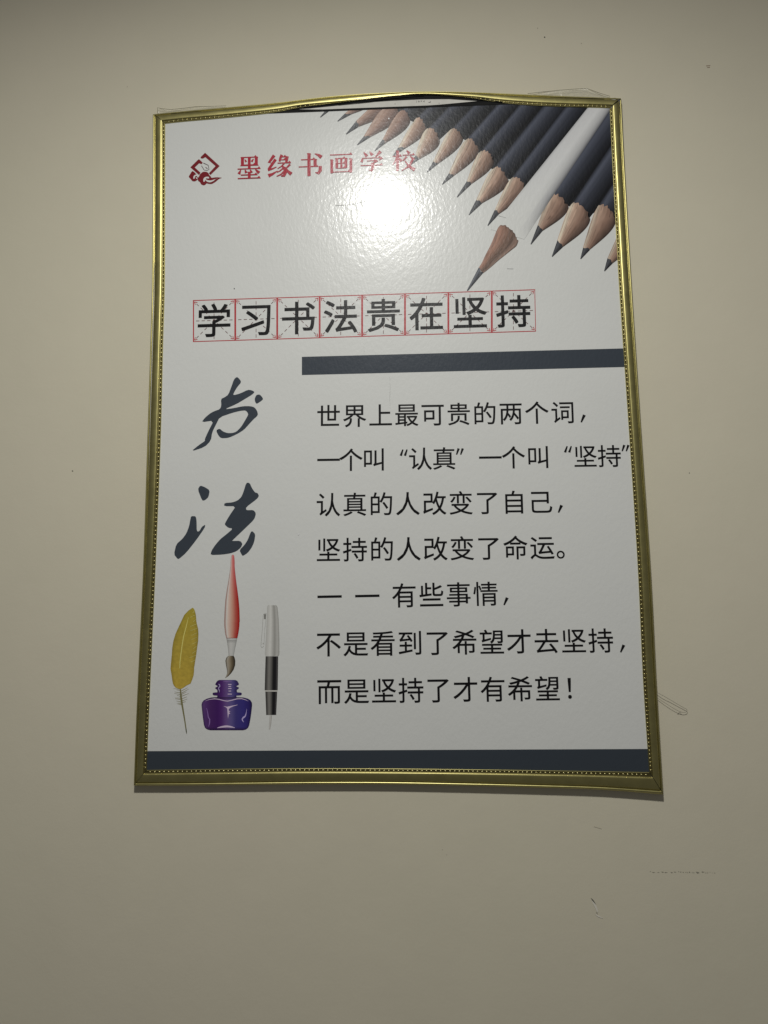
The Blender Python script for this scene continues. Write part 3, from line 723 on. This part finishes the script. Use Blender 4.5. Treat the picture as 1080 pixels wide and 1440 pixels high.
# backing board seen above the sheet where the rail bows away, and a near-black strip painted in for the shaded gap
mb = MB()
xs = np.linspace(224, 866, 40)
G = [[P(x, topline(x) + 6, (SHEET - .0006)), P(x, topline(x) - 2.2, (SHEET - .0006)), P(x, topline(x) - 1 - 14.5 * math.exp(-((x - 560) / 110) ** 2), (SHEET - .0006))] for x in xs]
mb.grid(G, [[(.5, .5, .5)] * 3] * 40); board = mb.build('backing_board', BOARD, root)
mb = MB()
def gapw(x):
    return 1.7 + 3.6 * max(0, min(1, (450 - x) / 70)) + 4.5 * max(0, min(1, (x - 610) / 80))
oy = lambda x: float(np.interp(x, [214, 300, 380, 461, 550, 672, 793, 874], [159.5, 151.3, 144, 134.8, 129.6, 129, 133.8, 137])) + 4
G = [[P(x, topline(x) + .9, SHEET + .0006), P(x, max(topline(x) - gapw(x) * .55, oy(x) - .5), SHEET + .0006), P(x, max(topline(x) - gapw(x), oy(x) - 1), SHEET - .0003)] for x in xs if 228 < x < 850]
mb.grid(G, [[(0, 0, 0)] * 3] * len(G)); mb.build('gap_shade_strip', DARK, root)
mb = MB()
for k, (x, y, w, h) in enumerate(((585.5, 141.4, .5, 3), (588, 142.6, 2.4, .6), (588.6, 141.2, .5, 2.6), (591.6, 142, 1.6, .6), (592, 140.8, .5, 2.4), (595, 142.2, 1.6, .6), (596.5, 141, .5, 2.6), (602.5, 143.4, 3, .7), (605, 142, .8, 1.2), (555, 145.5, 1, .8), (617, 144.5, .8, .8))):
    mb.poly([(x, y), (x + w, y), (x + w, y + h), (x, y + h)], (.2, .2, .2), SHEET - .0004 + .00002 * k)
mb.build('tiny_stamp_mark', plain('grey_stamp', (.24, .23, .22), .7), board, kind='stuff')

# ------------------------------------------------------------------ rails
def smooth01(a, b, x):
    t = max(0., min(1., (x - a) / (b - a))); return t * t * (3 - 2 * t)
#          s (outer->inner), depth in mm off the wall
PROF = [(-.02, 4.7), (-.02, 8.6), (.0, 10.4), (.035, 12.0), (.085, 12.6), (.135, 12.3), (.165, 11.4), (.185, 10.6), (.205, 11.8), (.24, 12.9), (.32, 13.6), (.45, 14.0), (.58, 14.2), (.68, 14.15), (.74, 14.0), (.762, 13.7), (.772, 13.1), (.782, 12.85), (.83, 12.8), (.95, 12.8), (.97, 13.3), (.99, 13.3), (1.0, 12.9), (1.004, 12.02)]
def rail(outer, inner, ref, nst=80, bow=None, name='frame_rail', bright=None, pitch=6.0, gap=.0, glow=None):
    """outer/inner: matched px polylines from corner to corner"""
    O = catmull(outer, nst); I = catmull(inner, nst)
    if gap:                      # leave the open mitre seen in the photo
        e = gap / np.linalg.norm(O[-1] - O[0])
        O[0] = O[0] + (O[-1] - O[0]) * e; I[0] = I[0] + (I[-1] - I[0]) * e
        O[-1] = O[-1] + (O[0] - O[-1]) * e * .6; I[-1] = I[-1] + (I[0] - I[-1]) * e * .6
    mb = MB(); G, C = [], []
    def station(o, i, x):
        k = bow(x) if bow else 0
        row = []
        for s, d in PROF:
            if s > .775: ss = .775 + (s - .775) * (1 - k) ; ss2 = ss / (.775 + .235 * (1 - k))
            else: ss2 = s / (.775 + .235 * (1 - k))
            if not bow: ss2 = s
            dd = d / 1000.
            if k: dd = dd + k * .0015
            c = np.array(P(o[0] * (1 - ss2) + i[0] * ss2, o[1] * (1 - ss2) + i[1] * ss2, .013 + k * .001))
            c[1] = -dd
            row.append(tuple(c))
        return row
    for k in range(nst + 1):
        G.append(station(O[k], I[k], O[k][0])); C.append([(1, 1, 1)] * len(PROF))
    mb.grid(G, C)
    if ref: mb.f = [f[::-1] for f in mb.f]
    r = mb.build(name, GOLD, root, smooth=True)
    r.data.materials.append(GROOVE); ks = [q for q, pr in enumerate(PROF[:-1]) if .765 < pr[0] < .96]
    for fi, pf in enumerate(r.data.polygons):
        if fi % (len(PROF) - 1) in ks: pf.material_index = 1
    # beading: small domes in the groove
    bb = MB(); bb.c = []
    Ls = [0]; 
    for k in range(nst): Ls.append(Ls[-1] + float(np.linalg.norm((O[k + 1] + I[k + 1]) / 2 - (O[k] + I[k]) / 2)))
    tot = Ls[-1]; cnt = int(tot / pitch)
    for b in range(1, cnt):
        t = (b + .0) * tot / cnt; f = float(np.interp(t, Ls, range(nst + 1))); k0 = min(int(f), nst - 1); u = f - k0
        o = O[k0] * (1 - u) + O[k0 + 1] * u; i = I[k0] * (1 - u) + I[k0 + 1] * u
        kk = bow(o[0]) if bow else 0
        if kk > .55: continue
        s = .885 if not bow else (.775 + .11 * (1 - kk)) / (.775 + .235 * (1 - kk))
        c = np.array(P(o[0] * (1 - s) + i[0] * s, o[1] * (1 - s) + i[1] * s, .013 + kk * .001)); c[1] = -.0128 - kk * .0012
        # tangent
        tv = np.array(P(*(O[min(k0 + 1, nst)]), .011)) - np.array(P(*(O[k0]), .011)); tv /= np.linalg.norm(tv)
        nv = np.array([0, -1, 0]); wv = np.cross(tv, nv)
        ra, rb, rc = .0016, .00095 * (1 - kk), .0009 * (1 - kk * .5)
        pts = []; fs = []
        NA, NE = 8, 3
        for e in range(NE):
            el = e / NE * math.pi / 2
            for a in range(NA):
                an = a / NA * 2 * math.pi
                pts.append(tuple(c + tv * ra * math.cos(el) * math.cos(an) + wv * rb * math.cos(el) * math.sin(an) + nv * rc * math.sin(el)))
        pts.append(tuple(c + nv * rc))
        for e in range(NE - 1):
            for a in range(NA): fs.append([e * NA + a, e * NA + (a + 1) % NA, (e + 1) * NA + (a + 1) % NA, (e + 1) * NA + a])
        for a in range(NA): fs.append([(NE - 1) * NA + a, (NE - 1) * NA + (a + 1) % NA, NE * NA])
        bb.add(pts, fs, (1, 1, 1))
    o = bb.build('beading', BEAD, r, smooth=True); o['kind'] = 'stuff'
    return r, O, I
def topbow(x): return smooth01(395, 500, x) * (1 - smooth01(625, 715, x))
top_o = [(214, 159.5), (247, 156), (300, 151.3), (380, 144), (420, 139.5), (461, 134.8), (505, 131.5), (550, 129.6), (590, 128.4), (630, 128.3), (672, 129), (710, 130.2), (752, 132), (793, 133.8), (835, 135.4), (874.5, 137)]
top_i = [(232, 173.5), (262, 170.3), (311, 166), (386, 158), (422, 151.2), (462, 146), (505, 140.6), (550, 135.4), (590, 132.9), (625, 134), (664, 138), (700, 144), (742, 147.8), (783, 149.8), (822, 150.8), (857.5, 151.8)]
lef_o = [(214, 159.5), (213.6, 280), (212.7, 400), (210.5, 480), (206, 620), (200.5, 790), (195, 910), (190.5, 1010), (187, 1105.5)]
lef_i = [(232, 173.5), (232, 285), (231.4, 400), (229.2, 480), (225.6, 620), (218.8, 790), (213.6, 905), (209.4, 1000), (206, 1083)]
rig_o = [(874.5, 137), (879, 230), (888.5, 390), (894.3, 480), (905, 640), (916, 800), (924, 955), (933.6, 1118)]
rig_i = [(857.5, 151.8), (861.6, 237), (870, 390), (876, 480), (887, 640), (897.3, 800), (904.5, 955), (913.2, 1086)]
bot_o = [(187, 1105.5), (260, 1105.4), (340, 1104.6), (430, 1103.6), (540, 1103.6), (650, 1105.6), (760, 1108.4), (850, 1111.6), (933.6, 1118)]
bot_i = [(206, 1083), (275, 1082), (350, 1081), (430, 1080.4), (540, 1080.8), (650, 1081.8), (750, 1083.2), (835, 1084.6), (913.2, 1086)]
rail(top_o, top_i, True, 90, bow=topbow, pitch=6.6, gap=1.0)
rail(lef_o, lef_i, False, 80, pitch=6.1)
rail(rig_o, rig_i, True, 80, pitch=6.1, gap=1.3)
rail(bot_o, bot_i, False, 80, pitch=6.6, gap=.6)
# near-black strip painting in the shade under the twisted top rail
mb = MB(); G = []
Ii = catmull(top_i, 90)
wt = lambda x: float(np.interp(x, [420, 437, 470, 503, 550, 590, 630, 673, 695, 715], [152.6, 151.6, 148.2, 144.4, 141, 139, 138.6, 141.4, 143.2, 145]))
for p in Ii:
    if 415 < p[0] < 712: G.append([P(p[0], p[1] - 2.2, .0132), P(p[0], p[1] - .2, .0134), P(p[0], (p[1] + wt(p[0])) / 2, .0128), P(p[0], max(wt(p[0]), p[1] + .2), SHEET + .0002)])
mb.grid(G, [[(0, 0, 0)] * 4] * len(G)); mb.build('rail_shade_strip', DARK, root, smooth=True)
# thin bright returned lip under the bowed rail, left of its middle
mb = MB(); G = []
for p in Ii:
    if 470 < p[0] < 600:
        w = 1.1 * smooth01(470, 520, p[0]) * (1 - smooth01(560, 600, p[0])) + .15
        G.append([P(p[0], p[1] - 1.2, .0164), P(p[0], p[1] - 1.2 + w, .0163), P(p[0], p[1] - 1.2 + w * 1.3, .0155)])
mb.grid(G, [[(1, 1, 1)] * 3] * len(G)); mb.build('rail_lip', BEAD, root, smooth=True)
# black plastic keys seen in the open mitres
def key(o, i, w, name='corner_key'):
    mb = MB(); dx, dy = i[0] - o[0], i[1] - o[1]; L_ = math.hypot(dx, dy); nx, ny = -dy / L_ * w, dx / L_ * w
    a = [(o[0] + nx, o[1] + ny), (i[0] + nx, i[1] + ny), (i[0] - nx, i[1] - ny), (o[0] - nx, o[1] - ny)]
    f = [P(x, y, .0112) for x, y in a]; b = [(p[0], -.0055, p[2]) for p in f]
    mb.add(f + b, [[0, 1, 2, 3], [0, 4, 5, 1], [1, 5, 6, 2], [2, 6, 7, 3], [3, 7, 4, 0]], (0, 0, 0))
    mb.build(name, KEY, root)
key((871.5, 140), (858, 152), 1.3); key((930, 1112.5), (913, 1087.5), 1.3); key((217.5, 162.3), (231, 172.8), 1.0)

# ------------------------------------------------------------------ clear tape and thread
tm, nt, b = new_mat('clear_plastic_tape')
b.inputs['Base Color'].default_value = (.86, .83, .70, 1); b.inputs['Roughness'].default_value = .18; b.inputs['Alpha'].default_value = .32; b.inputs['Specular IOR Level'].default_value = .6
geo = nt.nodes.new('ShaderNodeNewGeometry'); n_ = noise(nt, 90, 3, .6, geo.outputs['Position']); bp = nt.nodes.new('ShaderNodeBump'); bp.inputs['Distance'].default_value = .002
nt.links.new(n_.outputs[0], bp.inputs['Height']); nt.links.new(bp.outputs[0], b.inputs['Normal'])
TEDGE = plain('dark_tape_edge', (.20, .18, .12), .5)  # thin dark line along the tape's outline
def tape(name, px, label, edge):
    cx, cy = px[0]; base = Vector(P(cx, cy, WALLY)); mb = MB(base)
    f = [P(x, y, .0068 + .0012 * math.sin(k * 1.7)) for k, (x, y) in enumerate(px)]
    n = len(f); bk = [(p[0], p[1] + .0003, p[2]) for p in f]
    mb.add(f + bk, [list(range(n)), list(range(2 * n - 1, n - 1, -1))] + [[k, (k + 1) % n, n + (k + 1) % n, n + k] for k in range(n)], (1, 1, 1))
    o = mb.build(name, tm, None); o.location = base
    o['label'] = label; o['category'] = 'tape'; o['group'] = 'clear tape on the frame'
    eb = MB(base); eb.line(edge, .75, (0, 0, 0), .0086); eb.build('tape_edge', TEDGE, o)
tape('clear_tape', [(221.5, 160), (221.8, 151), (227, 153.4), (240, 154.4), (258, 152), (275, 149.8), (295, 149.4), (312, 148.6), (330, 152), (290, 158), (250, 161)],
     'wrinkled clear tape above the poster frame, at its upper left corner', [(221.7, 158), (221.8, 151.2), (226, 152.6), (240, 154.2), (258, 152.2), (275, 150), (295, 149.6), (318, 148.9)])
tape('clear_tape', [(742, 131.8), (765, 129), (790, 126.6), (812, 125), (825, 124.2), (833, 127), (845, 131.4), (858, 135.2), (850, 139), (800, 137), (760, 136)],
     'peaked flap of clear tape above the poster frame, at its upper right corner', [(742, 131.6), (765, 129), (790, 126.6), (812, 125), (825, 124.3), (833, 127.2), (845, 131.6), (858, 135.4)])
# loop of thread beside the frame
base = Vector(P(951, 988, WALLY))
pts = [(920, 971.5, 2), (930, 977, 3.5), (942, 983.8, 3), (953.7, 990.8, 2.5), (962, 995.6, 2.2), (966, 998.2, 2.2), (965.6, 1000.6, 2.3), (962.5, 1001.8, 2.4), (957.5, 1001.2, 2.6), (947.5, 996.2, 3), (936, 989, 3), (922, 980, 2)]
cu = bpy.data.curves.new('hanging_thread', 'CURVE'); cu.dimensions = '3D'; cu.bevel_depth = .0002; cu.bevel_resolution = 2
for pl in (pts, [(958, 1001.2, 2.2), (955.4, 1002.2, 1.2), (952.6, 1003.6, .8)]):
    sp = cu.splines.new('BEZIER'); sp.bezier_points.add(len(pl) - 1)
    for bpnt, (x, y, d) in zip(sp.bezier_points, pl):
        bpnt.co = Vector(P(x, y, WALLY + d / 1000.)) - base; bpnt.handle_left_type = bpnt.handle_right_type = 'AUTO'
o = bpy.data.objects.new('tmp_thread', cu); COL.objects.link(o)
me = bpy.data.meshes.new_from_object(o.evaluated_get(bpy.context.evaluated_depsgraph_get())); bpy.data.objects.remove(o)
me.materials.clear()
th = link('hanging_thread', me, plain('grey_nylon_thread', (.22, .21, .17), .4), None, True)
th.location = base
th['label'] = 'thin loop of grey thread sticking out beside the lower right of the gold frame'; th['category'] = 'thread'
